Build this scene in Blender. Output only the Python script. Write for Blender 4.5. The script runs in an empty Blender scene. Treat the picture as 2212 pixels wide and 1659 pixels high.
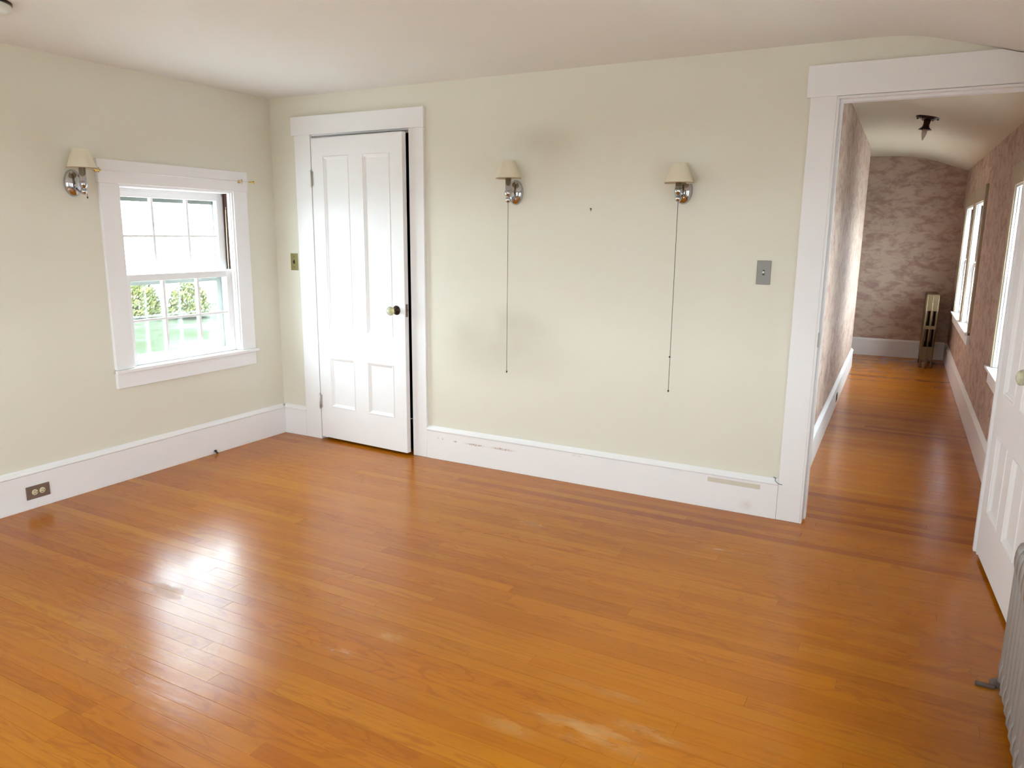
import bpy, math, random
from mathutils import Matrix, Vector
random.seed(7)
PI = math.pi
C = bpy.context.scene.collection
S = bpy.context.scene

# ------------------------------------------------------------------ camera, sky, exposure
cam = bpy.data.objects.new('camera', bpy.data.cameras.new('camera'))
C.objects.link(cam)
cam.data.sensor_fit = 'HORIZONTAL'
cam.data.sensor_width = 36.0
cam.data.lens = 26.411
cam.data.clip_start = 0.02
cam.data.clip_end = 400
rx, up, fw = Vector((0.87931, 0.476149, 0.009819)), Vector((-0.101912, 0.167982, 0.980508)), Vector((-0.465219, 0.863171, -0.196233))
M = Matrix((rx, up, -fw)).transposed().to_4x4()
M.translation = Vector((3.9376, -3.8594, 1.426))
cam.matrix_world = M
S.camera = cam

W = bpy.data.worlds.new('overcast_sky')
S.world = W
W.use_nodes = True
bgn = W.node_tree.nodes['Background']
bgn.inputs['Color'].default_value = (0.84, 0.94, 1.04, 1)
bgn.inputs['Strength'].default_value = 29.0

S.view_settings.view_transform = 'Standard'
S.view_settings.look = 'None'
S.view_settings.gamma = 1.0
S.view_settings.use_curve_mapping = False
S.view_settings.exposure = 0.0
S.cycles.use_denoising = True
S.cycles.max_bounces = 14
S.cycles.diffuse_bounces = 9
S.cycles.glossy_bounces = 5
S.cycles.transparent_max_bounces = 16
S.cycles.caustics_reflective = False
S.cycles.caustics_refractive = False
S.cycles.sample_clamp_indirect = 60.0

TH = math.atan(0.023)          # the hall stands at a slight angle to the room
ST, CT = math.sin(TH), math.cos(TH)


def hall(u, y, z=0):           # a point of the hall's own axes in world axes
    return Vector((u * CT - y * ST, u * ST + y * CT, z))


# ------------------------------------------------------------------ node helpers
def newmat(name, color=(0.8, 0.8, 0.8), rough=0.5, metal=0.0, **kw):
    m = bpy.data.materials.new(name)
    m.use_nodes = True
    nt = m.node_tree
    b = nt.nodes['Principled BSDF']
    b.inputs['Base Color'].default_value = (*color, 1)
    b.inputs['Roughness'].default_value = rough
    b.inputs['Metallic'].default_value = metal
    for k, v in kw.items():
        b.inputs[k].default_value = v
    return m, nt, b


class G:
    """small node-graph writer"""
    def __init__(s, nt): s.nt = nt

    def n(s, t, **kw):
        x = s.nt.nodes.new(t)
        for k, v in kw.items(): setattr(x, k, v)
        return x

    def put(s, sock, v):
        if isinstance(v, bpy.types.NodeSocket): s.nt.links.new(v, sock)
        else: sock.default_value = v

    def math(s, op, a, b=0.0, c=0.0, clamp=False):
        x = s.n('ShaderNodeMath', operation=op, use_clamp=clamp)
        s.put(x.inputs[0], a); s.put(x.inputs[1], b); s.put(x.inputs[2], c)
        return x.outputs[0]

    def vec(s, op, a, b=(0, 0, 0)):
        x = s.n('ShaderNodeVectorMath', operation=op)
        s.put(x.inputs[0], a); s.put(x.inputs[1], b)
        return x.outputs['Value'] if op == 'LENGTH' else x.outputs[0]

    def noise(s, vec, scale, detail=3.0, rough=0.5, dist=0.0):
        x = s.n('ShaderNodeTexNoise')
        s.put(x.inputs['Vector'], vec)
        x.inputs['Scale'].default_value = scale
        x.inputs['Detail'].default_value = detail
        x.inputs['Roughness'].default_value = rough
        x.inputs['Distortion'].default_value = dist
        return x.outputs['Fac']

    def ramp(s, f, stops, interp='LINEAR'):
        x = s.n('ShaderNodeValToRGB')
        x.color_ramp.interpolation = interp
        e = x.color_ramp.elements
        while len(e) < len(stops): e.new(0.5)
        for k, (p, c) in enumerate(stops):
            e[k].position = p
            e[k].color = (*c, 1) if len(c) == 3 else c
        s.put(x.inputs[0], f)
        return x.outputs[0]

    def mrange(s, f, a, b, c=0.0, d=1.0, smooth=True):
        x = s.n('ShaderNodeMapRange', interpolation_type='SMOOTHSTEP' if smooth else 'LINEAR')
        s.put(x.inputs[0], f)
        for k, v in enumerate((a, b, c, d)): x.inputs[1 + k].default_value = v
        return x.outputs[0]

    def mix(s, f, a, b, mode='MIX'):
        x = s.n('ShaderNodeMix', data_type='RGBA', blend_type=mode)
        s.put(x.inputs[0], f)
        for sock, v in ((x.inputs[6], a), (x.inputs[7], b)):
            s.put(sock, (*v, 1) if isinstance(v, tuple) and len(v) == 3 else v)
        return x.outputs[2]

    def bump(s, h, strength, dist=0.01):
        x = s.n('ShaderNodeBump')
        x.inputs['Strength'].default_value = strength
        x.inputs['Distance'].default_value = dist
        s.put(x.inputs['Height'], h)
        return x.outputs[0]

    def pos(s): return s.n('ShaderNodeNewGeometry').outputs['Position']

    def spot(s, pos, c, r):       # 1 at the centre of an ellipsoid, 0 at its rim
        d = s.vec('MULTIPLY', s.vec('SUBTRACT', pos, c), tuple(1.0 / q for q in r))
        return s.mrange(s.vec('LENGTH', d), 1.0, 0.0)


def paint(name, col, rough=0.5, blotch=0.03, bump=0.05, bscale=180, marks=()):
    m, nt, b = newmat(name, col, rough)
    g = G(nt)
    p = g.pos()
    f = g.noise(p, 1.7, 3)
    c2 = tuple(max(0, c * (1 - blotch * 2)) for c in col)
    c = g.mix(f, col, c2)
    for (cc, rr, mc, k, ns) in marks:
        f = g.math('MULTIPLY', g.spot(p, cc, rr), g.mrange(g.noise(p, ns, 4), 0.3, 0.65))
        c = g.mix(g.math('MULTIPLY', f, k), c, mc)
    nt.links.new(c, b.inputs['Base Color'])
    nt.links.new(g.bump(g.noise(p, bscale, 2), bump, 0.002), b.inputs['Normal'])
    return m


M_wall = paint('cream_wall_paint', (0.72, 0.69, 0.60), 0.6, 0.015, 0.08, 120,
               marks=[((1.72, 0.02, 0.86), (0.42, 0.1, 0.19), (0.40, 0.35, 0.27), 0.75, 1.6),
                      ((1.75, 0.02, 0.80), (0.75, 0.1, 0.34), (0.48, 0.43, 0.34), 0.6, 1.1),
                      ((2.02, 0.02, 1.93), (0.30, 0.1, 0.14), (0.50, 0.45, 0.36), 0.45, 1.4)])
M_ceil = paint('ceiling_paint', (0.77, 0.755, 0.735), 0.7, 0.02, 0.1, 90)
M_hallceil = paint('hall_ceiling_paint', (0.64, 0.57, 0.45), 0.7, 0.03, 0.1, 60)
M_trim = paint('white_gloss_trim_paint', (0.83, 0.815, 0.83), 0.5, 0.015, 0.06, 70)
M_base = paint('white_baseboard_paint', (0.83, 0.815, 0.83), 0.5, 0.015, 0.06, 70, marks=[
    ((1.327, 0, 0.142), (0.008, 0.05, 0.007), (0.04, 0.06, 0.04), 1.0, 3),
    ((1.36, 0, 0.14), (0.008, 0.05, 0.007), (0.04, 0.06, 0.04), 1.0, 3),
    ((1.454, 0, 0.136), (0.020, 0.05, 0.008), (0.35, 0.16, 0.09), 1.0, 60),
    ((1.60, 0, 0.135), (0.10, 0.05, 0.010), (0.34, 0.15, 0.09), 1.0, 90),
    ((1.79, 0, 0.136), (0.12, 0.05, 0.010), (0.34, 0.15, 0.09), 1.0, 90),
    ((2.285, 0, 0.168), (0.05, 0.05, 0.01), (0.55, 0.48, 0.36), 0.7, 30),
    ((2.87, 0, 0.176), (0.05, 0.05, 0.01), (0.55, 0.48, 0.36), 0.7, 30),
    ((3.25, 0, 0.05), (0.05, 0.05, 0.04), (0.55, 0.50, 0.42), 0.5, 20)])
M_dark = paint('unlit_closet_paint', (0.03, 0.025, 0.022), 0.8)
for _m in (M_trim, M_base): _m.node_tree.nodes['Principled BSDF'].inputs['Specular IOR Level'].default_value = 0.3
M_tan = paint('tan_varnished_casing', (0.42, 0.34, 0.24), 0.5)
M_tape = paint('bare_paint_patch', (0.70, 0.65, 0.55), 0.5, 0.12, 0.2, 90)

# wallpaper: cream paper with a dusty rose scenic print
M_paper, nt, b = newmat('rose_toile_wallpaper', (0.6, 0.5, 0.4), 0.75)
g = G(nt); p = g.pos()
pv = g.vec('MULTIPLY', p, (1.0, 1.0, 2.1))
n1 = g.noise(pv, 5.5, 5, 0.68, 0.5)
n2 = g.noise(pv, 17.0, 4, 0.7, 0.6)
f = g.mrange(g.math('ADD', g.math('MULTIPLY', n1, 0.7), g.math('MULTIPLY', n2, 0.3)), 0.42, 0.62)
n3 = g.noise(p, 1.3, 2)
base = g.mix(n3, (0.57, 0.435, 0.355), (0.49, 0.365, 0.29))
c = g.mix(g.math('MULTIPLY', f, 0.62), base, (0.27, 0.125, 0.115))
nt.links.new(c, b.inputs['Base Color'])

# wood floor ----------------------------------------------------------
WORN = [((2.347, -.679), (.15, .05), .55), ((2.366, -1.881), (.13, .055), .8), ((2.30, -2.05), (.13, .04), .5),
        ((3.265, -.529), (.18, .05), .5), ((3.22, -2.03), (.30, .09), .9), ((3.36, -1.95), (.22, .05), .6),
        ((3.17, -1.82), (.26, .045), .4), ((3.0, -2.12), (.16, .06), .5)]


def wood(name, joined):
    m, nt, b = newmat(name, (0.4, 0.16, 0.03), 0.3)
    g = G(nt)
    geo = g.n('ShaderNodeNewGeometry')
    p = geo.outputs['Position']
    rnd = geo.outputs['Random Per Island'] if joined else g.n('ShaderNodeObjectInfo').outputs['Random']
    r2 = g.math('FRACT', g.math('MULTIPLY', rnd, 57.31))
    r3 = g.math('FRACT', g.math('MULTIPLY', rnd, 173.7))
    off = g.n('ShaderNodeCombineXYZ')
    g.put(off.inputs[0], g.math('MULTIPLY', rnd, 37.0)); g.put(off.inputs[1], g.math('MULTIPLY', r2, 19.0))
    q = g.vec('ADD', p, off.outputs[0])
    qs = g.vec('MULTIPLY', q, (1.3, 26.0, 1.0))
    grain = g.noise(qs, 2.6, 5, 0.62, 0.25)
    flame = g.noise(g.vec('MULTIPLY', q, (2.4, 13.0, 1.0)), 1.0, 2, 0.5, 0.6)
    rings = g.math('SINE', g.math('MULTIPLY', flame, 44.0))
    tone = g.ramp(rnd, [(0.0, (0.375, 0.113, 0.0024)), (0.22, (0.460, 0.153, 0.0036)), (0.5, (0.413, 0.130, 0.0024)),
                        (0.8, (0.478, 0.175, 0.0054)), (0.95, (0.338, 0.092, 0.0024)), (1.0, (0.272, 0.072, 0.0036))])
    hot = g.mix(g.math('MULTIPLY', r3, 0.4), tone, (0.41, 0.110, 0.004))
    c = g.mix(g.mrange(grain, 0.42, 0.72, 0.0, 0.32), hot, (0.25, 0.055, 0.003))
    c = g.mix(g.math('MULTIPLY', g.mrange(rings, 0.35, 1.0, 0.0, 0.32), g.mrange(r2, 0.35, 0.6)), c, (0.24, 0.055, 0.003))
    c = g.mix(g.mrange(g.noise(p, 0.8, 2), 0.4, 0.7, 0.0, 0.18), c, (0.56, 0.20, 0.008))
    # worn, dulled places in the finish
    fine = g.mrange(g.noise(g.vec('MULTIPLY', p, (4, 12, 1)), 1.8, 5, 0.6), 0.28, 0.78)
    worn = None
    for (x, y), (a, bb), k in WORN:
        sp = g.spot(p, (x, y, 0), (a * 1.15, bb * 1.15, 0.2))
        w = g.math('MULTIPLY', g.math('MULTIPLY', sp, sp), k * 0.75)
        worn = w if worn is None else g.math('MAXIMUM', worn, w)
    worn = g.math('MULTIPLY', worn, fine)
    c = g.mix(worn, c, (0.56, 0.37, 0.17))
    sp = g.spot(p, (1.36, -2.05, 0), (0.26, 0.085, 0.2))
    bare = g.math('MULTIPLY', g.math('MULTIPLY', sp, sp), fine)
    c = g.mix(g.math('MULTIPLY', bare, 0.8), c, (0.30, 0.21, 0.11))
    # fine scratches around the bright patch
    sc = None
    for k, (an, sca) in enumerate(((0.9, 7.0), (2.2, 5.0), (0.2, 6.0))):
        v = g.n('ShaderNodeVectorRotate', rotation_type='Z_AXIS')
        g.put(v.inputs['Vector'], g.vec('ADD', p, (k * 3.1, k * 1.7, 0)))
        v.inputs['Angle'].default_value = an
        nn = g.noise(g.vec('MULTIPLY', v.outputs[0], (0.7, 24.0, 1.0)), sca * 0.8, 0, 0.5, 0.1)
        line = g.mrange(g.math('ABSOLUTE', g.math('SUBTRACT', nn, 0.55)), 0.0, 0.010, 1.0, 0.0)
        sc = line if sc is None else g.math('MAXIMUM', sc, line)
    area = g.mrange(g.spot(p, (1.60, -2.2, 0), (0.75, 0.60, 0.2)), 0.1, 0.6)
    sc = g.math('MULTIPLY', sc, area)
    c = g.mix(g.math('MULTIPLY', sc, 0.3), c, (0.18, 0.07, 0.02))
    nt.links.new(c, b.inputs['Base Color'])
    ro = g.math('ADD', g.mrange(g.noise(p, 3.5, 4), 0.3, 0.7, 0.20, 0.26), g.math('MULTIPLY', g.math('MAXIMUM', worn, bare), 0.35))
    nt.links.new(ro, b.inputs['Roughness'])
    b.inputs['Specular IOR Level'].default_value = 0.30
    h = g.math('ADD', g.math('MULTIPLY', g.noise(g.vec('MULTIPLY', p, (2, 9, 1)), 3, 3), 1.0), g.math('MULTIPLY', sc, -0.25))
    h = g.math('ADD', h, g.math('MULTIPLY', grain, 0.12))
    nt.links.new(g.bump(h, 0.22, 0.0035), b.inputs['Normal'])
    return m


M_wood = wood('honey_strip_wood', False)
M_woodj = wood('honey_strip_wood_far', True)
M_sub, _, _ = newmat('subfloor_gap', (0.06, 0.025, 0.01), 0.8)
M_chrome, _, _ = newmat('polished_chrome', (0.50, 0.50, 0.52), 0.09, 1.0)
M_steel, _, _ = newmat('brushed_steel', (0.24, 0.225, 0.21), 0.5, 0.3)
M_brass, _, _ = newmat('bright_brass', (0.80, 0.60, 0.18), 0.18, 1.0)
M_obrass, _, _ = newmat('aged_brass', (0.30, 0.26, 0.12), 0.45, 0.8)
M_iron, _, _ = newmat('dark_bronze', (0.045, 0.022, 0.018), 0.3, 0.7)
M_black, _, _ = newmat('black_metal', (0.02, 0.014, 0.01), 0.4, 0.3)
M_nickel, _, _ = newmat('painted_hinge_metal', (0.60, 0.57, 0.54), 0.35, 0.5)
M_ivory, _, _ = newmat('ivory_plastic', (0.62, 0.56, 0.36), 0.4)
M_plateb = paint('worn_brown_steel', (0.23, 0.155, 0.125), 0.42, 0.2, 0.1, 60)
M_shade, nt, b = newmat('cream_fabric_shade', (0.70, 0.63, 0.49), 0.8)
b.inputs['Transmission Weight'].default_value = 0.0
g = G(nt)
nt.links.new(g.bump(g.noise(g.pos(), 600, 2), 0.2, 0.001), b.inputs['Normal'])
M_edge, _, _ = newmat('shade_trim_tape', (0.42, 0.30, 0.18), 0.8)
M_knob, nt, b = newmat('cut_glass_knob', (0.85, 0.86, 0.62), 0.06, 0.0)
b.inputs['Transmission Weight'].default_value = 0.55
M_bulb, nt, b = newmat('clear_bulb_glass', (0.75, 0.62, 0.55), 0.1)
b.inputs['Transmission Weight'].default_value = 0.6
M_rad = paint('silver_radiator_paint', (0.33, 0.31, 0.30), 0.45, 0.08, 0.2, 60)
M_rad.node_tree.nodes['Principled BSDF'].inputs['Metallic'].default_value = 0.2
M_radb = paint('bronze_radiator_paint', (0.15, 0.095, 0.045), 0.4, 0.15, 0.2, 50)
M_foot, _, _ = newmat('dull_floor_metal', (0.13, 0.09, 0.075), 0.5, 0.3)
M_radb.node_tree.nodes['Principled BSDF'].inputs['Metallic'].default_value = 0.4
M_storm = paint('grey_storm_frame_paint', (0.24, 0.255, 0.235), 0.45)
M_track = paint('bare_brown_window_track', (0.075, 0.022, 0.012), 0.55, 0.3, 0.3, 30)
M_cord, _, _ = newmat('cotton_sash_cord', (0.70, 0.62, 0.45), 0.8)
M_putty = paint('exterior_window_paint', (0.62, 0.66, 0.62), 0.5)
M_white, _, _ = newmat('white_plastic', (0.66, 0.66, 0.60), 0.4)
M_wire, _, _ = newmat('dark_wire', (0.04, 0.035, 0.03), 0.5)
M_glass = bpy.data.materials.new('window_glass')
M_glass.use_nodes = True
nt = M_glass.node_tree
nt.nodes.clear()
g = G(nt)
o_ = g.n('ShaderNodeOutputMaterial'); mx = g.n('ShaderNodeMixShader'); tr = g.n('ShaderNodeBsdfTransparent'); gl = g.n('ShaderNodeBsdfGlossy')
tr.inputs[0].default_value = (0.95, 0.97, 0.96, 1); gl.inputs['Roughness'].default_value = 0.02
mx.inputs[0].default_value = 0.05
nt.links.new(tr.outputs[0], mx.inputs[1]); nt.links.new(gl.outputs[0], mx.inputs[2]); nt.links.new(mx.outputs[0], o_.inputs[0])


def leafmat(name, c1, c2):
    m, nt, b = newmat(name, c1, 0.6)
    g = G(nt)
    geo = g.n('ShaderNodeNewGeometry')
    nt.links.new(g.mix(geo.outputs['Random Per Island'], c1, c2), b.inputs['Base Color'])
    return m


M_leaf = leafmat('pale_green_leaves', (0.036, 0.055, 0.012), (0.15, 0.145, 0.035))
M_lawn, nt, b = newmat('lawn_grass', (0.05, 0.1, 0.03), 0.9)
g = G(nt); p = g.pos()
b.inputs['Specular IOR Level'].default_value = 0.0
nt.links.new(g.ramp(g.noise(p, 0.35, 6, 0.7), [(0.3, (0.029, 0.037, 0.021)), (0.5, (0.041, 0.048, 0.034)), (0.64, (0.07, 0.07, 0.06))]), b.inputs['Base Color'])
M_bounce = paint('pale_bounce_gravel', (0.50, 0.49, 0.46), 0.9, 0.15, 0.3, 4)


# ------------------------------------------------------------------ mesh helpers
class MB:
    def __init__(s): s.v, s.f, s.sm = [], [], []

    def add(s, vs, fs, smooth=False, m=None):
        k = len(s.v)
        s.v += [tuple(m @ Vector(q)) if m else tuple(q) for q in vs]
        s.f += [tuple(i + k for i in f) for f in fs]
        s.sm += [smooth] * len(fs)
        return s

    def box(s, x0, x1, y0, y1, z0, z1, m=None):
        vs = [(x, y, z) for z in (z0, z1) for y in (y0, y1) for x in (x0, x1)]
        return s.add(vs, [(0, 2, 3, 1), (4, 5, 7, 6), (0, 1, 5, 4), (2, 6, 7, 3), (0, 4, 6, 2), (1, 3, 7, 5)], False, m)

    def prism(s, prof, a0, a1, axis='y', m=None, smooth=False):
        n = len(prof)
        def P(q, a):
            return {'y': (q[0], a, q[1]), 'x': (a, q[0], q[1]), 'z': (q[0], q[1], a)}[axis]
        vs = [P(q, a0) for q in prof] + [P(q, a1) for q in prof]
        k = len(s.v)
        s.add(vs, [(i, (i + 1) % n, n + (i + 1) % n, n + i) for i in range(n)], smooth, m)
        s.f += [tuple(k + i for i in range(n))[::-1], tuple(k + n + i for i in range(n))]
        s.sm += [False, False]
        return s

    def lathe(s, prof, n=24, m=None, smooth=True, cap=True, sx=1.0, sy=1.0):
        vs, fs = [], []
        for r, z in prof:
            vs += [(r * sx * math.cos(2 * PI * i / n), r * sy * math.sin(2 * PI * i / n), z) for i in range(n)]
        for j in range(len(prof) - 1):
            fs += [(j * n + i, j * n + (i + 1) % n, (j + 1) * n + (i + 1) % n, (j + 1) * n + i) for i in range(n)]
        if cap:
            if prof[0][0] > 1e-5: fs.append(tuple(range(n))[::-1])
            if prof[-1][0] > 1e-5: fs.append(tuple((len(prof) - 1) * n + i for i in range(n)))
        return s.add(vs, fs, smooth, m)

    def tube(s, pts, r, n=8, m=None):
        pts = [Vector(q) for q in pts]
        vs, fs = [], []
        for k, q in enumerate(pts):
            d = (pts[min(k + 1, len(pts) - 1)] - pts[max(k - 1, 0)]).normalized()
            a = d.orthogonal().normalized()
            if abs(d.z) < 0.99: a = d.cross(Vector((0, 0, 1))).normalized()
            else: a = Vector((1, 0, 0))
            c = d.cross(a)
            vs += [tuple(q + a * r * math.cos(2 * PI * i / n) + c * r * math.sin(2 * PI * i / n)) for i in range(n)]
        for j in range(len(pts) - 1):
            fs += [(j * n + i, j * n + (i + 1) % n, (j + 1) * n + (i + 1) % n, (j + 1) * n + i) for i in range(n)]
        fs += [tuple(range(n))[::-1], tuple((len(pts) - 1) * n + i for i in range(n))]
        return s.add(vs, fs, True, m)

    def ball(s, c, r, n=12, sx=1, sy=1, sz=1):
        prof = [(r * math.sin(PI * k / 8), -r * math.cos(PI * k / 8) * sz) for k in range(9)]
        prof[0] = (1e-6, -r * sz); prof[-1] = (1e-6, r * sz)
        return s.lathe(prof, n, Matrix.Translation(c), True, False, sx, sy)

    def build(s, name, mat, parent=None, bevel=0.0, kind=None):
        me = bpy.data.meshes.new(name)
        me.from_pydata(s.v, [], s.f)
        me.polygons.foreach_set('use_smooth', s.sm)
        me.materials.append(mat)
        me.update()
        o = bpy.data.objects.new(name, me)
        C.objects.link(o)
        if parent: o.parent = parent
        if bevel:
            md = o.modifiers.new('bevel', 'BEVEL')
            md.width = bevel; md.segments = 2; md.limit_method = 'ANGLE'
        if kind: o['kind'] = kind
        return o


def empty(name, loc=(0, 0, 0), rz=0.0, kind=None):
    o = bpy.data.objects.new(name, None)
    o.empty_display_size = 0.05
    C.objects.link(o)
    o.location = loc; o.rotation_euler = (0, 0, rz)
    if kind: o['kind'] = kind
    return o


def tag(o, label, cat, group=None, kind=None):
    o['label'] = label; o['category'] = cat
    if group: o['group'] = group
    if kind: o['kind'] = kind
    return o


def copy_tree(o, parent=None):
    c = o.copy(); C.objects.link(c); c.parent = parent
    for ch in list(o.children): copy_tree(ch, c)
    return c


def wall(name, mat, a0, a1, z0, z1, t0, t1, axis, holes=(), rot=0.0, extra=None):
    """a wall running along an axis from a0 to a1, thickness t0..t1, with (a, b, z0, z1) holes"""
    w = MB()
    def bx(p0, p1, q0, q1):
        if p1 - p0 < 1e-6 or q1 - q0 < 1e-6: return
        if axis == 'y': w.box(t0, t1, p0, p1, q0, q1)
        else: w.box(p0, p1, t0, t1, q0, q1)
    cur = a0
    for h in sorted(holes):
        bx(cur, h[0], z0, z1)
        bx(h[0], h[1], z0, h[2]); bx(h[0], h[1], h[3], z1)
        cur = h[1]
    bx(cur, a1, z0, z1)
    if extra: extra(w)
    o = w.build(name, mat, kind='structure')
    o.rotation_euler.z = rot
    return o


# ------------------------------------------------------------------ the room
CEIL = [(-0.15, 2.291), (3.58, 2.291), (3.68, 2.290), (3.76, 2.286), (3.83, 2.277), (3.90, 2.261), (3.98, 2.240), (4.13, 2.197), (4.21, 2.173), (4.70, 2.035)]
XR, YF = 4.55, -5.0
w = MB()
n = len(CEIL)
w.add([(x, y, z) for y in (YF - 0.15, 0.112) for x, z in CEIL], [(i, n + i, n + i + 1, i + 1) for i in range(n - 1)], True)
w.add([(x, y, 2.6) for y in (YF - 0.15, 0.112) for x in (-0.15, 4.70)], [(0, 1, 3, 2)])
w.build('ceiling', M_ceil, kind='structure')

LW = (-1.138, -0.345)          # opening of the left window
wall('wall_left', M_wall, YF - 0.15, 0.3, -0.05, 2.32, -0.20, -0.02, 'y', [(LW[0] - 0.01, LW[1] + 0.01, 0.62, 1.69)])
RW = (-2.25, -1.45)
wall('wall_right', M_wall, YF - 0.15, 0.12, -0.05, 2.10, XR, XR + 0.18, 'y', [(RW[0] - 0.01, RW[1] + 0.01, 0.62, 1.69), (-3.91, -3.09, 0.62, 1.69)])
FW = [(0.45, 1.53), (2.30, 3.38)]
wall('wall_front', M_wall, -0.02, XR, -0.05, 2.30, YF - 0.18, YF, 'x', [(a - 0.01, b + 0.01, 0.57, 1.795) for a, b in FW])


def toppiece(w):
    top = [(x, z + 0.01) for x, z in CEIL if 0 < x < 4.6]
    w.prism([(-0.02, 2.055)] + [(4.6, 2.055), (4.6, 2.07)] + top[::-1] + [(-0.02, 2.30)], 0.02, 0.115, 'x' if False else 'y')


# the back wall: closet opening and the wide opening to the hall
wall('wall_back', M_wall, -0.02, 4.6, -0.05, 2.055, 0.02, 0.115, 'x', [(0.335, 1.140, -0.05, 2.045), (3.505, 4.305, -0.05, 2.055)], extra=toppiece)

# closet shell behind the ajar door
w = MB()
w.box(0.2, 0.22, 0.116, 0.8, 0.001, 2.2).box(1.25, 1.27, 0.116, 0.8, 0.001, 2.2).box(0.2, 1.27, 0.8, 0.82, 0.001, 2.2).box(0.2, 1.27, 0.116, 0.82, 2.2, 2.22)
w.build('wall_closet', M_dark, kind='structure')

# ---- hall shell
HCE = [(1.9, 2.29), (3.45, 2.290), (3.62, 2.287), (3.74, 2.280), (3.86, 2.268), (3.98, 2.245), (4.10, 2.213), (4.25, 2.160), (4.42, 2.095), (4.66, 2.00)]
w = MB()
n = len(HCE)
vs = []
for y in (0.03, 6.45):
    vs += [(x, y, z + 0.012 * y) for x, z in HCE]
w.add(vs, [(i, n + i, n + i + 1, i + 1) for i in range(n - 1)], True)
k = len(w.v)
w.add([(x, y, 2.6) for y in (0.03, 6.45) for x in (1.9, 4.66)], [(0, 1, 3, 2)])
o = w.build('ceiling_hall', M_hallceil, kind='structure'); o.rotation_euler.z = TH
HR = 4.42
HW_ = [(0.66, 1.47), (3.455, 4.285), (4.495, 5.425)]
wall('wall_hall_right', M_paper, 0.02, 6.4, -0.05, 2.2, HR, HR + 0.18, 'y', [(a - 0.01, b + 0.01, 0.615, 1.745) for a, b in HW_], TH)
wall('wall_hall_left', M_paper, 0.045, 5.19, 0.0, 2.35, 3.30, 3.446, 'y', [], TH)
wall('wall_hall_back', M_paper, 1.9, HR - 0.001, -0.05, 2.42, 6.237, 6.4, 'x', [], TH)
w = MB(); w.box(1.9, 2.0, 5.0, 6.236, 0, 2.4).box(2.001, 3.299, 5.0, 5.18, 0, 2.4)
o = w.build('wall_alcove', M_paper, kind='structure'); o.rotation_euler.z = TH

# ---- floor: dark subfloor, strip planks along x
fl = MB().box(-0.02, XR, YF, 0.115, -0.03, -0.006).box(2.0, XR + 0.05, 0.115, 6.55, -0.03, -0.006).box(0.2, 1.27, 0.115, 0.82, -0.03, -0.002).build('floor', M_sub, kind='structure')
PW = 0.060
unit = MB().box(0, 1, 0, 1, -0.006, 0).build('plank', M_wood, fl)
unit_mesh = unit.data
used = [False]
far = MB()


def plank(x0, x1, y0, near):
    dz = random.uniform(-0.00025, 0.0)
    tilt = random.gauss(0, 0.0016)
    if near:
        o = unit if not used[0] else bpy.data.objects.new('plank', unit_mesh)
        if used[0]: C.objects.link(o); o.parent = fl
        used[0] = True
        o.location = (x0 + 0.0003, y0 + 0.0003, dz)
        o.scale = (x1 - x0 - 0.0006, PW - 0.0006, 1)
        o.rotation_euler = (tilt, 0, 0)
    else:
        far.box(x0 + 0.0003, x1 - 0.0003, y0 + 0.0003, y0 + PW - 0.0003, -0.006, dz)


row = 0
y = -82 * PW
while y < 6.5:
    xa, xb = (-0.015, XR - 0.002) if y < 0.10 else ((3.33, 4.48) if y < 5.1 else (2.1, 4.40))
    if 0.02 < y + PW and y < 0.115: xa, xb = (0.0, 4.4)
    if -0.06 < y < 0.115: pass
    near = -2.97 < y < 1.5
    x = xa - random.uniform(0.0, 1.2) if xb - xa > 2 else xa - random.uniform(0, 1.6)
    while x < xb:
        L = random.choice((0.9, 1.3, 1.7, 2.1, 2.5)) * random.uniform(0.85, 1.15)
        a, bb = max(x, xa), min(x + L, xb)
        if bb < xb and xb - bb < 0.25: bb = xb; L = 99
        if bb - a > 0.03:
            # the rows inside the wall's thickness only run through the openings
            if 0.0 <= y < 0.115:
                for (p, q_) in ((0.34, 1.135), (3.51, 4.30)):
                    c0, c1 = max(a, p), min(bb, q_)
                    if c1 - c0 > 0.03: plank(c0, c1, y, near)
            else: plank(a, bb, y, near)
        x += L
    y = round(y + PW, 5)
o = far.build('plank_far', M_woodj, fl)
o['kind'] = 'stuff'

# ---- baseboards
def cap_prof(s):               # baseboard cap moulding section: s = +1/-1 towards the room
    return [(0.020, 0.212), (0.016, 0.2115), (0.012, 0.206), (0.006, 0.200), (0.001, 0.196), (-0.004, 0.191), (-0.0045, 0.186), (-0.001, 0.183), (0.020, 0.183)]


def baseboard(name, axis, a0, a1, face, out, rot=0.0):
    """face = coordinate of the board's face, out = +1 when the wall lies at larger coordinates"""
    root = empty(name, kind='structure')
    m = MB()
    lo, hi = sorted((face, face + 0.02 * out))
    if axis == 'y': m.box(lo, hi, a0, a1, 0.0, 0.182)
    else: m.box(a0, a1, lo, hi, 0.0, 0.182)
    m.build('board', M_base, root, 0.001)
    cp = MB().prism([(face + d * out, z) for d, z in cap_prof(1)], a0, a1, 'y' if axis == 'y' else 'x')
    cp.build('cap_molding', M_trim, root)
    root.rotation_euler.z = rot
    return root


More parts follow.
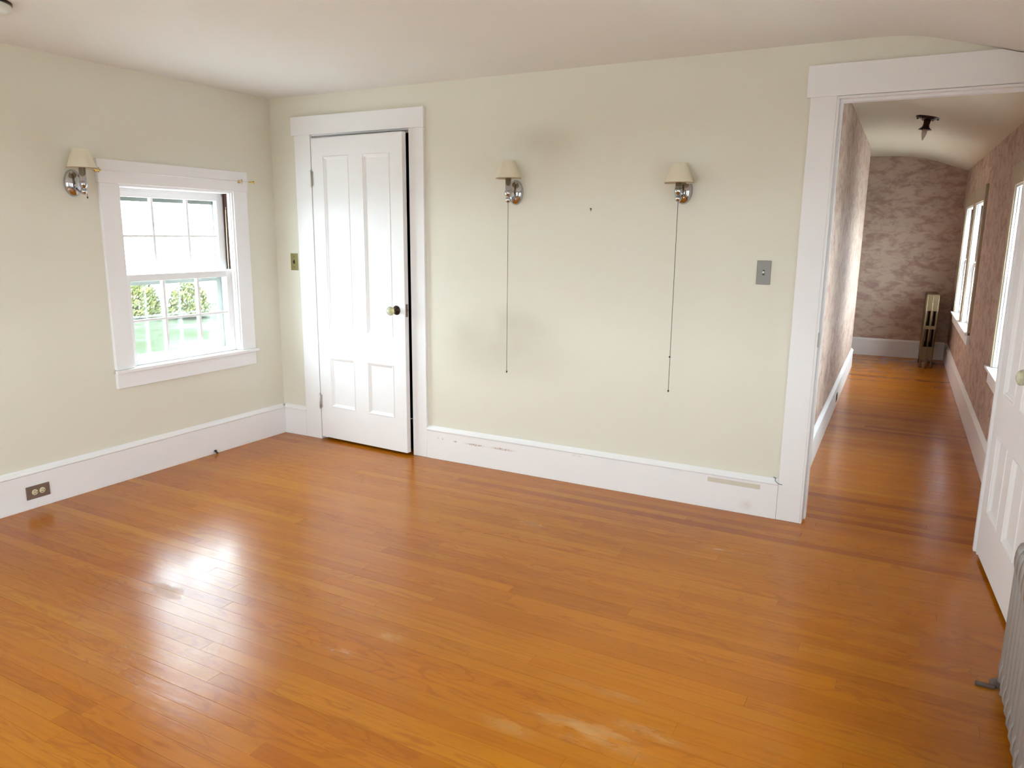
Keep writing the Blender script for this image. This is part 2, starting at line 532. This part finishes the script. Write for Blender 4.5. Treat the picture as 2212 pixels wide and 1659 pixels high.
baseboard('baseboard_left', 'y', YF, 0.0, 0.0, -1)
baseboard('baseboard_back', 'x', 0.0, 0.206, 0.0, 1)
bb = baseboard('baseboard_back_right', 'x', 1.239, 3.402, 0.0, 1)
MB().box(3.045, 3.315, -0.0006, 0.0, 0.145, 0.170).build('bare_patch', M_tape, bb)
baseboard('baseboard_right', 'y', YF, -0.03, XR - 0.02, 1)
baseboard('baseboard_hall_left', 'y', 0.045, 5.19, 3.466, -1, TH)
baseboard('baseboard_hall_right', 'y', 0.04, 6.236, HR - 0.02, 1, TH)
baseboard('baseboard_hall_back', 'x', 2.0, HR - 0.021, 6.217, 1, TH)

# ---- closet casing and hall opening casing
t = empty('trim_1', kind='structure')
MB().box(0.183, 1.242, -0.003, 0.02, 2.043, 2.160).build('head_casing', M_trim, t, 0.002)
MB().box(0.207, 0.343, 0.0, 0.02, 0.0, 2.043).build('side_casing', M_trim, t, 0.002)
MB().box(1.131, 1.238, 0.0, 0.02, 0.0, 2.043).build('side_casing', M_trim, t, 0.002)
MB().box(0.335, 0.343, 0.02, 0.115, 0.0, 2.036).box(1.131, 1.139, 0.02, 0.115, 0.0, 2.036).box(0.335, 1.139, 0.02, 0.115, 2.036, 2.044).build('jamb', M_trim, t)
MB().box(0.343, 0.355, 0.045, 0.06, 0.0, 2.036).box(1.119, 1.131, 0.045, 0.06, 0.0, 2.036).box(0.355, 1.119, 0.045, 0.06, 2.024, 2.036).build('door_stop', M_trim, t)
MB().box(1.1308, 1.1314, 0.004, 0.03, 0.90, 0.99).build('strike_plate', M_obrass, t)

t = empty('trim_2', kind='structure')
MB().prism([(3.386, 2.053), (4.53, 2.053), (4.53, 2.078), (4.21, 2.169), (4.14, 2.189), (4.125, 2.192), (3.386, 2.192)], -0.003, 0.02, 'y').build('head_casing', M_trim, t, 0.002)
MB().box(3.403, 3.518, 0.0, 0.02, 0.0, 2.053).build('side_casing', M_trim, t, 0.002)
MB().box(4.296, 4.412, 0.001, 0.02, 0.0, 2.053).build('side_casing', M_trim, t, 0.002)
MB().box(3.5185, 3.5265, -0.0015, 0.008, 0.0, 2.046).box(3.5265, 4.29, -0.0015, 0.008, 2.041, 2.050).build('casing_bead', M_trim, t, 0.0015)
MB().box(3.505, 3.5265, 0.009, 0.125, 0.0, 2.043).box(4.288, 4.305, 0.009, 0.125, 0.0, 2.043).box(3.505, 4.305, 0.009, 0.125, 2.043, 2.055).build('jamb', M_trim, t)
MB().box(3.5265, 3.5385, 0.045, 0.085, 0.012, 2.030).box(4.276, 4.288, 0.045, 0.085, 0.0, 2.030).box(3.5265, 4.288, 0.045, 0.085, 2.030, 2.043).build('door_stop', M_trim, t, 0.001)
MB().box(3.5262, 3.528, 0.012, 0.036, 0.90, 0.97).build('strike_plate', M_obrass, t)
# hall side casing of the opening
MB().box(3.44, 3.505, 0.125, 0.14, 0.0, 2.12).box(3.44, 4.35, 0.125, 0.14, 2.056, 2.12).build('hall_side_casing', M_trim, t)


# ------------------------------------------------------------------ doors
def make_door(name, loc, rz, width=0.765, back_hinges=False):
    root = empty(name, loc, rz, 'structure')
    T, z0, z1 = 0.036, 0.020, 2.020
    st, mul = 0.10, 0.115
    pw = (width - 2 * st - mul) / 2
    cols = [(st, st + pw), (st + pw + mul, width - st)]
    rows = [(0.24, 0.59), (0.77, 1.905)]
    f = MB()
    f.box(0, st, 0, T, z0, z1).box(width - st, width, 0, T, z0, z1).box(st + pw, st + pw + mul, 0, T, z0, z1)
    for a, b_ in cols:
        f.box(a, b_, 0, T, z0, rows[0][0]).box(a, b_, 0, T, rows[0][1], rows[1][0]).box(a, b_, 0, T, rows[1][1], z1)
    f.build('leaf_frame', M_trim, root)
    for a, b_ in cols:
        for c0, c1 in rows:
            pn = MB().box(a, b_, 0.011, T - 0.011, c0, c1).build('panel', M_trim, root)
            mo = MB()
            steps = [(0.0, 0.0), (0.002, -0.003), (0.006, -0.0035), (0.009, 0.0005), (0.014, 0.002), (0.019, 0.007), (0.024, 0.0105), (0.024, 0.012)]
            rings = []
            for d, y in steps:
                rings.append([(a + d, y, c0 + d), (b_ - d, y, c0 + d), (b_ - d, y, c1 - d), (a + d, y, c1 - d)])
            vs = [q for r_ in rings for q in r_]
            fs = [(4 * k + i, 4 * k + (i + 1) % 4, 4 * k + 4 + (i + 1) % 4, 4 * k + 4 + i) for k in range(len(steps) - 1) for i in range(4)]
            mo.add(vs, fs)
            mo.build('panel_molding', M_trim, pn)
    # knob, rosette, latch, hinges
    ks = empty('knob_set'); ks.parent = root
    ks.location = (width - 0.066, 0, 0.945)
    rot = Matrix.Rotation(PI / 2, 4, 'X')          # lathe z axis -> local -y
    MB().lathe([(0.029, 0.0), (0.030, 0.003), (0.026, 0.007), (0.014, 0.011), (0.009, 0.022), (0.009, 0.040)], 20, rot).build('rosette', M_iron, ks)
    MB().lathe([(0.011, 0.042), (0.020, 0.046), (0.028, 0.055), (0.029, 0.063), (0.024, 0.072), (0.013, 0.078), (0.001, 0.079)], 12, rot, smooth=False).build('knob', M_knob, ks)
    MB().lathe([(0.012, 0.038), (0.015, 0.042), (0.014, 0.047)], 16, rot).build('collar', M_brass, ks)
    MB().box(width - 0.0005, width + 0.0012, 0.008, 0.028, 0.905, 0.985).box(width, width + 0.008, 0.013, 0.023, 0.94, 0.955).build('latch_plate', M_plateb, root)
    hy = 0.036 + 0.0075 if back_hinges else -0.0075
    for hz in (0.225, 1.72):
        h = MB().lathe([(0.0055, 0), (0.0055, 0.095)], 12, Matrix.Translation((-0.003, hy, hz)))
        h.ball((-0.003, hy, hz + 0.098), 0.0065, 10).ball((-0.003, hy, hz - 0.003), 0.0065, 10)
        h.box(-0.001, 0.014, *((0.036, 0.038) if back_hinges else (-0.002, 0.0)), hz + 0.002, hz + 0.093)
        h.build('hinge', M_nickel, root)
    return root


make_door('door_1', (0.349, 0.003, 0), math.radians(-3.35))
make_door('door_2', (4.286, -0.008, 0), math.atan2(-0.996, 0.085), back_hinges=True)


# ------------------------------------------------------------------ windows
def make_window(idx, loc, rz, w_, z0, z1, cw=0.112, head=0.125, storm=True, mid=None, hall_style=False):
    cm = M_tan if hall_style else M_trim
    root = empty('window_%d' % idx, loc, rz, 'structure')
    h = w_ / 2
    mid = mid or (z0 + z1) / 2
    MB().box(-h - cw - 0.006, h + cw + 0.006, -0.002, 0.02, z1, z1 + head).build('head_casing', cm, root, 0.002)
    for s in (-1, 1):
        a, b_ = sorted((s * h, s * (h + cw)))
        MB().box(a, b_, 0.0, 0.02, z0 - 0.004, z1).build('side_casing', cm, root, 0.002)
        a, b_ = sorted((s * (h - 0.010), s * h))
        MB().box(a, b_, 0.010, 0.022, z0, z1 - 0.012).build('inner_bead', M_trim, root, 0.002)
        a, b_ = sorted((s * (h - 0.014), s * h))
        MB().box(a, b_, 0.024, 0.050, z0, z1 - 0.014).build('stop_molding', M_trim, root, 0.002)
        a, b_ = sorted((s * h, s * (h + 0.015)))
        MB().box(a, b_, 0.02, 0.21, z0 - 0.01, z1).build('jamb', M_trim, root)
        a, b_ = sorted((s * (h - 0.002), s * h))
        MB().box(a, b_, 0.0505, 0.1015, mid + 0.02, z1 - 0.002).build('sash_track', M_track, root)
        x = s * (h - 0.007)
        MB().tube([(x, 0.079, mid + 0.02), (x, 0.078, mid + 0.2), (x + 0.001, 0.074, z1 - 0.12), (x, 0.070, z1 - 0.10)], 0.0035, 8).build('sash_cord', M_cord, root)
        a, b_ = sorted((s * (h - 0.012), s * h))
        MB().box(a, b_, 0.137, 0.150, z0, z1).build('blind_stop', M_putty, root)
    MB().box(-h, h, 0.02, 0.21, z1, z1 + 0.015).box(-h, h, 0.010, 0.022, z1 - 0.012, z1).box(-h, h, 0.024, 0.050, z1 - 0.014, z1).build('head_jamb', M_trim, root)
    MB().box(-h + 0.012, h - 0.012, 0.1020, 0.137, z1 - 0.031, z1).box(-h + 0.012, h - 0.012, 0.051, 0.101, z1 - 0.016, z1).build('head_stop', M_trim, root)
    MB().box(-h - cw - 0.012, h + cw + 0.012, -0.022, 0.0, z0 - 0.024, z0 - 0.004).box(-h, h, 0.0, 0.055, z0 - 0.024, z0 - 0.004).build('stool', M_trim, root, 0.003)
    MB().box(-h - cw, h + cw, 0.0, 0.02, z0 - 0.111, z0 - 0.025).build('apron', M_trim, root, 0.002)
    MB().prism([(0.055, z0 - 0.030), (0.055, z0 - 0.003), (0.26, z0 - 0.028), (0.26, z0 - 0.055)], -h - 0.012, h + 0.012, 'x').build('sill', M_putty, root)

    def sash(nm, y0, y1, a, b_, top, bot):
        g0, g1 = -h + 0.053, h - 0.053
        m = MB().box(-h + 0.003, g0, y0, y1, a, b_).box(g1, h - 0.003, y0, y1, a, b_)
        m.box(g0, g1, y0, y1, b_ - top, b_).box(g0, g1, y0, y1, a, a + bot)
        s = m.build(nm, M_trim, root, 0.002)
        c0, c1 = a + bot, b_ - top
        zm = (c0 + c1) / 2
        xs = [g0, g0 + (g1 - g0) * 0.322, g0 + (g1 - g0) * 0.678, g1]
        ym = (y0 + y1) / 2
        for x in xs[1:3]:
            MB().box(x - 0.009, x + 0.009, y0 + 0.004, y1 - 0.004, c0, c1).build('muntin', M_trim, s, 0.003)
        MB().box(g0, g1, y0 + 0.006, y1 - 0.006, zm - 0.007, zm + 0.007).build('muntin', M_trim, s, 0.002)
        for i in range(3):
            for q0, q1 in ((c0, zm), (zm, c1)):
                MB().box(xs[i] + 0.002, xs[i + 1] - 0.002, ym + 0.002, ym + 0.005, q0 + 0.002, q1 - 0.002).build('pane', M_glass, s)
        return s
    sash('lower_sash', 0.0505, 0.085, z0 - 0.003, mid + 0.012, 0.040, 0.028)
    sash('upper_sash', 0.1020, 0.136, mid - 0.030, z1 - 0.030 + 0.0, 0.033, 0.040)
    if storm:
        y0, y1 = 0.152, 0.172
        m = MB().box(-h, -h + 0.048, y0, y1, z0 - 0.02, z1).box(h - 0.048, h, y0, y1, z0 - 0.02, z1)
        m.box(-h + 0.048, h - 0.048, y0, y1, z1 - 0.085, z1).box(-h + 0.048, h - 0.048, y0, y1, mid - 0.058, mid - 0.010).box(-h + 0.048, h - 0.048, y0, y1, z0 - 0.03, z0 - 0.012)
        s = m.build('storm_frame', M_storm, root, 0.002)
        MB().box(-h + 0.048, h - 0.048, 0.158, 0.161, z0 - 0.012, z1 - 0.085).build('storm_pane', M_glass, s)
    # sky portal: tells the sampler where daylight enters
    ld = bpy.data.lights.new('daylight_portal', 'AREA')
    ld.shape = 'RECTANGLE'; ld.size = w_; ld.size_y = z1 - z0
    ld.cycles.is_portal = True
    lo = bpy.data.objects.new('daylight_portal', ld)
    C.objects.link(lo)
    lo.parent = root
    lo.location = (0, 0.20, (z0 + z1) / 2)
    lo.rotation_euler = (-PI / 2, 0, 0)      # local -z of the light -> local -y of the window, into the room
    lo['kind'] = 'helper'
    return root


make_window(1, (0.0, -0.7415, 0), PI / 2, 0.793, 0.650, 1.675, mid=1.160)
for k, (a, b_) in enumerate(HW_):
    q_ = hall(HR - 0.02, (a + b_) / 2)
    make_window(2 + k, q_, -PI / 2 + TH, b_ - a, 0.650, 1.735, cw=0.09, hall_style=True)
make_window(5, (XR - 0.02, -1.85, 0), -PI / 2, 0.80, 0.650, 1.675)  # unseen window, invented to let daylight in from the right
make_window(6, (XR - 0.02, -3.50, 0), -PI / 2, 0.80, 0.650, 1.675)  # second unseen window, likewise invented for daylight
for k, (a, b_) in enumerate(FW):
    make_window(7 + k, ((a + b_) / 2, YF + 0.02, 0), PI, b_ - a, 0.600, 1.780)  # unseen windows behind the camera, invented and sized to brighten the back wall

# curtain rod over the left window
t = empty('curtain_rod', (0.0, -0.745, 1.737))
tag(t, 'thin curtain rod with small brass brackets across the top of the left window', 'curtain rod')
MB().tube([(0.034, -0.53, 0), (0.034, 0.50, 0)], 0.0028, 10).build('rod', M_trim, t)
for s in (-1, 1):
    yb = -0.522 if s < 0 else 0.446
    m = MB().lathe([(0.011, 0.002), (0.011, 0.004), (0.005, 0.006), (0.004, 0.030)], 14, Matrix.Translation((0.0, yb, 0)) @ Matrix.Rotation(PI / 2, 4, 'Y'))
    m.tube([(0.027, yb, -0.012), (0.032, yb, -0.009), (0.036, yb, 0.0), (0.032, yb, 0.009), (0.027, yb, 0.013)], 0.0028, 8)
    m.build('bracket', M_brass, t)
    m = MB().ball((0.034, s * 0.0 + (-0.545 if s < 0 else 0.540), 0), 0.009, 12, 1, 1.0, 1).tube([(0.034, -0.548 if s < 0 else 0.50, 0), (0.034, -0.515 if s < 0 else 0.545, 0)], 0.0045, 10)
    m.build('finial', M_brass, t)


# ------------------------------------------------------------------ wall sconces
def make_sconce(label, loc, rz, zsh, chain, bead=None):
    """local: wall at y=0, room towards -y; origin at the backplate centre"""
    root = empty('wall_sconce', loc, rz)
    tag(root, label, 'wall lamp', 'chrome wall sconces with cream shades')
    R_ = Matrix.Rotation(PI / 2, 4, 'X')
    dome = [(1.0, 0.0), (0.995, 0.006), (0.96, 0.012), (0.88, 0.018), (0.72, 0.024), (0.5, 0.029), (0.25, 0.032), (0.001, 0.033)]
    MB().lathe([(r, z) for r, z in dome], 36, R_, sx=0.047, sy=0.069).build('backplate', M_chrome, root)
    MB().tube([(0, -0.028, -0.028), (0, -0.05, -0.044), (0, -0.075, -0.050), (0, -0.09, -0.040), (0, -0.092, -0.026)], 0.006, 10).ball((0, -0.091, -0.043), 0.016, 14, 1, 1, 1.15).build('arm', M_chrome, root)
    c = Matrix.Translation((0, -0.092, 0))
    zb = zsh
    MB().lathe([(0.006, -0.030), (0.014, -0.024), (0.019, -0.012), (0.020, 0.004), (0.0175, 0.006), (0.0165, 0.010), (0.0165, zb + 0.02), (0.002, zb + 0.02)], 20, c).build('candle_sleeve', M_chrome, root)
    sh = MB().lathe([(0.071, zb), (0.039, zb + 0.096)], 32, c, cap=False)
    sh.lathe([(0.0375, zb + 0.096), (0.0695, zb)], 32, c, cap=False)
    s = sh.build('lamp_shade', M_shade, root)
    MB().lathe([(0.0695, zb), (0.0712, zb), (0.0706, zb + 0.004), (0.0690, zb + 0.004), (0.0695, zb)], 32, c, cap=False).build('shade_trim', M_edge, s)
    m = MB()
    if chain > 0.1:
        n_ = int(chain / 0.012)
        m.tube([(0, -0.092, -0.055), (0, -0.092, -0.055 - chain)], 0.0014, 6)
        for k in range(n_):
            m.lathe([(0.0005, -0.0025), (0.0021, 0), (0.0005, 0.0025)], 6, Matrix.Translation((0, -0.092, -0.057 - k * 0.012)), cap=False)
        m.ball((0, -0.092, -0.055 - chain - 0.005), 0.0048, 8, 1, 1, 1.4)
        if bead: m.ball((-0.002, -0.092, -0.055 - bead), 0.005, 8)
    else:
        m.tube([(0.012, -0.092, -0.03), (0.014, -0.094, -0.05 - chain)], 0.0012, 6).ball((0.014, -0.094, -0.054 - chain), 0.0042, 8, 1, 1, 1.4)
    m.build('pull_chain', M_wire, root)
    return root


make_sconce('chrome wall sconce with cream shade beside the window with the short chain', (-0.02, -1.385, 1.663), PI / 2, 0.071, 0.02)
make_sconce('chrome wall sconce with cream shade, the one nearer the closet door', (1.860, 0.02, 1.655), 0.0, 0.070, 0.96)
make_sconce('chrome wall sconce with lower cream shade, the one nearer the hall opening', (2.828, 0.02, 1.650), 0.0, 0.030, 0.965, 0.79)

# switches and outlets
t = tag(empty('light_switch', (0.1435, 0.02, 1.222)), 'small aged brass switch plate left of the closet door', 'light switch')
MB().box(-0.0325, 0.0325, -0.004, 0.0, -0.057, 0.057).build('cover_plate', M_obrass, t, 0.002)
MB().box(-0.006, 0.006, -0.0045, -0.0038, -0.013, 0.013).box(-0.003, 0.003, -0.014, -0.004, -0.004, 0.004).build('toggle', M_black, t)
MB().lathe([(0.003, 0), (0.003, 0.001)], 8, Matrix.Translation((0, -0.004, 0.035)) @ Matrix.Rotation(PI / 2, 4, 'X')).build('screw', M_black, t)
MB().lathe([(0.003, 0), (0.003, 0.001)], 8, Matrix.Translation((0, -0.004, -0.035)) @ Matrix.Rotation(PI / 2, 4, 'X')).build('screw', M_black, t)

t = tag(empty('light_switch', (3.250, 0.02, 1.250)), 'plain steel switch plate between the right sconce and the hall opening', 'light switch')
MB().box(-0.034, 0.034, -0.005, 0.0, -0.0585, 0.0585).build('cover_plate', M_steel, t, 0.002)
MB().box(-0.005, 0.005, -0.0056, -0.0046, -0.013, 0.013).build('toggle_slot', M_black, t)
MB().box(-0.004, 0.004, -0.015, -0.005, -0.003, 0.007).build('toggle', M_white, t, 0.001)

t = tag(empty('wall_outlet', (0.0, -1.750, 0.087), PI / 2), 'duplex outlet with brown metal plate set sideways in the left baseboard', 'outlet')
MB().box(-0.060, 0.060, -0.005, 0.0, -0.0345, 0.0345).build('cover_plate', M_plateb, t, 0.002)
for x in (-0.018, 0.020):
    r_ = MB().lathe([(0.0155, 0.0), (0.0155, 0.0025), (0.014, 0.003), (0.001, 0.003)], 20, Matrix.Translation((x, -0.005, 0)) @ Matrix.Rotation(PI / 2, 4, 'X')).build('receptacle', M_ivory, t)
    MB().box(x - 0.006, x + 0.002, -0.0086, -0.0078, -0.0075, -0.0055).box(x - 0.006, x + 0.002, -0.0086, -0.0078, 0.0055, 0.0075).box(x + 0.007, x + 0.011, -0.0086, -0.0078, -0.002, 0.002).build('slot', M_black, r_)

# hall outlet in the left baseboard
q_ = hall(3.466, 2.95)
t = tag(empty('hall_outlet', (q_.x, q_.y, 0.075), PI / 2 + TH), 'small dark outlet low on the hall left baseboard', 'outlet')
MB().box(-0.055, 0.055, -0.004, 0.0, -0.034, 0.034).build('cover_plate', M_black, t, 0.002)
MB().box(-0.03, -0.005, -0.006, -0.004, -0.014, 0.014).box(0.005, 0.03, -0.006, -0.004, -0.014, 0.014).build('receptacle', M_iron, t)

# nail, stray wire, cable stub
m = MB().lathe([(0.0012, 0.0), (0.0012, 0.010), (0.0042, 0.010), (0.0042, 0.012), (0.001, 0.0125)], 10, Matrix.Translation((2.326, 0.02, 1.562)) @ Matrix.Rotation(PI / 2, 4, 'X'))
m.tube([(2.326, 0.012, 1.560), (2.3255, 0.011, 1.552), (2.326, 0.012, 1.549)], 0.0017, 6)
tag(m.build('picture_nail', M_black), 'tiny black nail in the wall between the two sconces', 'nail')
m = MB().tube([(3.382, 0.018, 0.214), (3.377, 0.002, 0.219), (3.379, -0.008, 0.226), (3.386, -0.014, 0.227), (3.394, -0.016, 0.222)], 0.0011, 6)
m.tube([(3.384, 0.016, 0.213), (3.387, -0.004, 0.206), (3.398, -0.012, 0.198), (3.412, -0.014, 0.194), (3.424, -0.016, 0.194)], 0.0015, 6)
tag(m.build('loose_wire', M_wire), 'short dark loose wires poking out between baseboard and hall casing', 'wire')
m = MB().tube([(0.003, -0.628, 0.020), (0.012, -0.630, 0.018), (0.020, -0.629, 0.010), (0.026, -0.626, 0.0065)], 0.006, 10)
m.ball((0.012, -0.630, 0.019), 0.009, 10)
tag(m.build('cable_stub', M_black), 'small black cable stub on the floor against the left baseboard', 'cable')

# smoke detector on the ceiling
t = tag(empty('smoke_detector', (0.625, -2.085, 2.291)), 'round white smoke detector on the ceiling at the upper left corner', 'smoke detector')
MB().lathe([(0.108, 0.0), (0.108, -0.010)], 36, None).build('mounting_ring', M_black, t)
MB().lathe([(0.001, -0.046), (0.07, -0.044), (0.098, -0.034), (0.106, -0.018), (0.106, -0.011), (0.001, -0.011)], 36, None).build('cover', M_white, t)

# hall ceiling lamp
q_ = Vector((3.862, 2.62, 0))
q_.z = 2.270 + 0.012 * 2.5
t = tag(empty('ceiling_lamp', q_), 'small dark bronze ceiling fixture with one bare pointed bulb in the hall', 'ceiling lamp')
t.rotation_euler = (0.0, math.radians(8), 0)
MB().lathe([(0.001, 0.010), (0.082, 0.010), (0.086, -0.004), (0.078, -0.020), (0.050, -0.030), (0.030, -0.033), (0.001, -0.034)], 28).build('canopy', M_iron, t)
for k in range(6):
    an = PI / 3 * k
    MB().ball((0.066 * math.cos(an), 0.066 * math.sin(an), -0.026), 0.0075, 10).build('boss', M_iron, t)
MB().lathe([(0.026, -0.030), (0.022, -0.050), (0.021, -0.070), (0.026, -0.085), (0.044, -0.100), (0.046, -0.103), (0.036, -0.101), (0.020, -0.092), (0.001, -0.090)], 24).build('socket_bell', M_iron, t)
MB().lathe([(0.012, -0.092), (0.017, -0.110), (0.018, -0.122), (0.012, -0.150), (0.004, -0.172), (0.0008, -0.180)], 18).build('bulb', M_bulb, t)


# ------------------------------------------------------------------ radiators
def section_mesh(ncol, width, height, pitch, rx, leg, crossbar, name, mat, zlo, zhi):
    """one radiator section: x across (0..width), y along the row, tubes between two headers"""
    m = MB()
    xs = [width * (k + 0.5) / ncol for k in range(ncol)]
    ry = abs(pitch) * 0.54
    for x in xs:
        prof = [(0.001, zlo)] + [(math.sin(a) * 1.0, zlo + 0.02 - math.cos(a) * 0.02) for a in (0.5, 1.0, PI / 2)]
        prof += [(1.0, zhi - 0.02)] + [(math.cos(a), zhi - 0.02 + math.sin(a) * 0.02) for a in (0.5, 1.0)] + [(0.001, zhi)]
        m.lathe(prof, 14, Matrix.Translation((x, 0, 0)), True, False, rx, ry)

    def header(z0, z1):
        n_ = 8
        prof = []
        r = (z1 - z0) / 2
        for k in range(n_ + 1):
            a = PI / 2 + PI * k / n_
            prof.append((xs[0] - rx * 0.3 + math.cos(a) * rx * 0.7, (z0 + z1) / 2 + math.sin(a) * r))
        for k in range(n_ + 1):
            a = -PI / 2 + PI * k / n_
            prof.append((xs[-1] + rx * 0.3 + math.cos(a) * rx * 0.7, (z0 + z1) / 2 + math.sin(a) * r))
        m.prism(prof, -ry * 0.92, ry * 0.92, 'y', smooth=True)
    header(zhi - 0.11 * height / 0.5, zhi)
    header(zlo, zlo + 0.09 * height / 0.5)
    if crossbar:
        header((zlo + zhi) / 2 - 0.018, (zlo + zhi) / 2 + 0.018)
    if leg:
        for x in (xs[0], xs[-1]):
            m.lathe([(0.016, 0.0), (0.014, 0.012), (0.010, 0.03), (0.013, zlo + 0.02)], 12, Matrix.Translation((x, 0, 0)), True)
    return m


def radiator(name, label, loc, rz, n_, ncol, width, height, pitch, rx, mat, crossbar, zlo):
    root = empty(name, loc, rz)
    tag(root, label, 'radiator')
    mid = section_mesh(ncol, width, height, pitch, rx, False, crossbar, 'section', mat, zlo, height).build('section', mat, root)
    end = section_mesh(ncol, width, height, pitch, rx, True, crossbar, 'section', mat, zlo, height).build('section', mat, root)
    end.location = (0, 0, 0)
    for k in range(1, n_):
        if k == 1: o = mid
        else:
            o = (end if k == n_ - 1 else mid).copy()
            C.objects.link(o); o.parent = root
        o.location = (0, pitch * k, 0)
    return root


# near radiator: runs towards the camera along the right wall
r_ = radiator('radiator', 'silver painted radiator cut off by the right edge beside the open door', (4.280, -1.215, 0), 0.0, 15, 4, 0.20, 0.505, -0.065, 0.0245, M_rad, False, 0.035)
MB().tube([(0.02, 0.035, 0.06), (0.02, 0.055, 0.06), (0.02, 0.062, 0.05), (0.02, 0.062, 0.0)], 0.012, 12).build('supply_pipe', M_rad, r_)
MB().lathe([(0.034, 0.0), (0.033, 0.004), (0.014, 0.010)], 20, Matrix.Translation((0.02, 0.062, 0.0))).build('floor_flange', M_foot, r_)
MB().box(-0.055, 0.0, 0.018, 0.034, 0.0, 0.010).build('foot_plate', M_foot, r_, 0.002)

q_ = hall(HR - 0.145 - 0.155, 5.545)
r_ = radiator('radiator', 'tall bronze column radiator in the far right corner of the hall', (q_.x, q_.y, 0), TH, 9, 3, 0.158, 0.815, 0.062, 0.0135, M_radb, True, 0.09)
MB().tube([(0.08, -0.035, 0.11), (0.08, -0.07, 0.11), (0.08, -0.078, 0.10), (0.08, -0.078, 0.0)], 0.012, 10).build('supply_pipe', M_radb, r_)

# ------------------------------------------------------------------ outside the window
o = MB().box(-31.5, 60, -80, 120, -2.9, -2.6).build('lawn', M_lawn)
o2 = MB().box(-14.0, 40, -45, 60, -2.6, -2.55).build('bounce_ground', M_bounce)  # added pale ground, bounces daylight up onto the ceilings
o2['kind'] = 'stuff'; o2['label'] = 'added pale gravel ground close to the house, bouncing daylight up through the windows'; o2['category'] = 'gravel'
o['kind'] = 'stuff'; o['label'] = 'pale green lawn seen through the lower panes of the left window'; o['category'] = 'grass'


def shrub_mesh(rx, rz_, n_):
    m = MB()
    for k in range(n_):
        a = random.uniform(0, 2 * PI); c = random.uniform(-0.2, 1.0); r = random.uniform(0.75, 1.08)
        s_ = math.sqrt(max(0, 1 - c * c))
        P = Vector((math.cos(a) * s_ * rx * r, math.sin(a) * s_ * rx * r, max(0.2, (0.25 + c * 0.75) * rz_ * r)))
        d = Vector((random.gauss(0, 1), random.gauss(0, 1), random.gauss(0, 1))).normalized()
        e = d.orthogonal().normalized()
        L = random.uniform(0.09, 0.17)
        q = d.cross(e) * L * 0.35
        m.add([P - e * L, P + q, P + e * L, P - q], [(0, 1, 2, 3)])
    # branching stems at the core
    return m


cx, cy = 3.94, -3.86
first = None
for k, (px_ang, dist, sc) in enumerate(((0.94, 38.5, 0.93), (2, 38.2, 0.9), (3.06, 38.8, 0.95))):
    an = math.radians(147.6 - px_ang * 3.0)
    if first is None:
        root = empty('leafy_shrub', (0, 0, 0))
        tag(root, 'pale leafy shrub in the green row beyond the left window', 'shrub', 'shrubs beyond the left window')
        shrub_mesh(0.93, 1.8, 1900).build('foliage', M_leaf, root)
        st = MB()
        for j in range(7):
            a = j * 0.9
            st.tube([(0, 0, 0), (0.25 * math.cos(a), 0.25 * math.sin(a), 0.6), (0.7 * math.cos(a), 0.7 * math.sin(a), 1.2)], 0.025, 6)
        st.build('stem', M_track, root)
        first = root; o = root
    else:
        o = copy_tree(first)
    o['label'] = ('pale leafy shrub seen through the left lower panes of the left window', 'pale leafy shrub seen through the middle lower panes of the left window', 'pale leafy shrub seen through the right lower panes of the left window')[k]
    o.location = (cx + dist * math.cos(an), cy + dist * math.sin(an), -2.57)
    o.scale = (sc, sc, sc)
    o.rotation_euler.z = k * 1.3
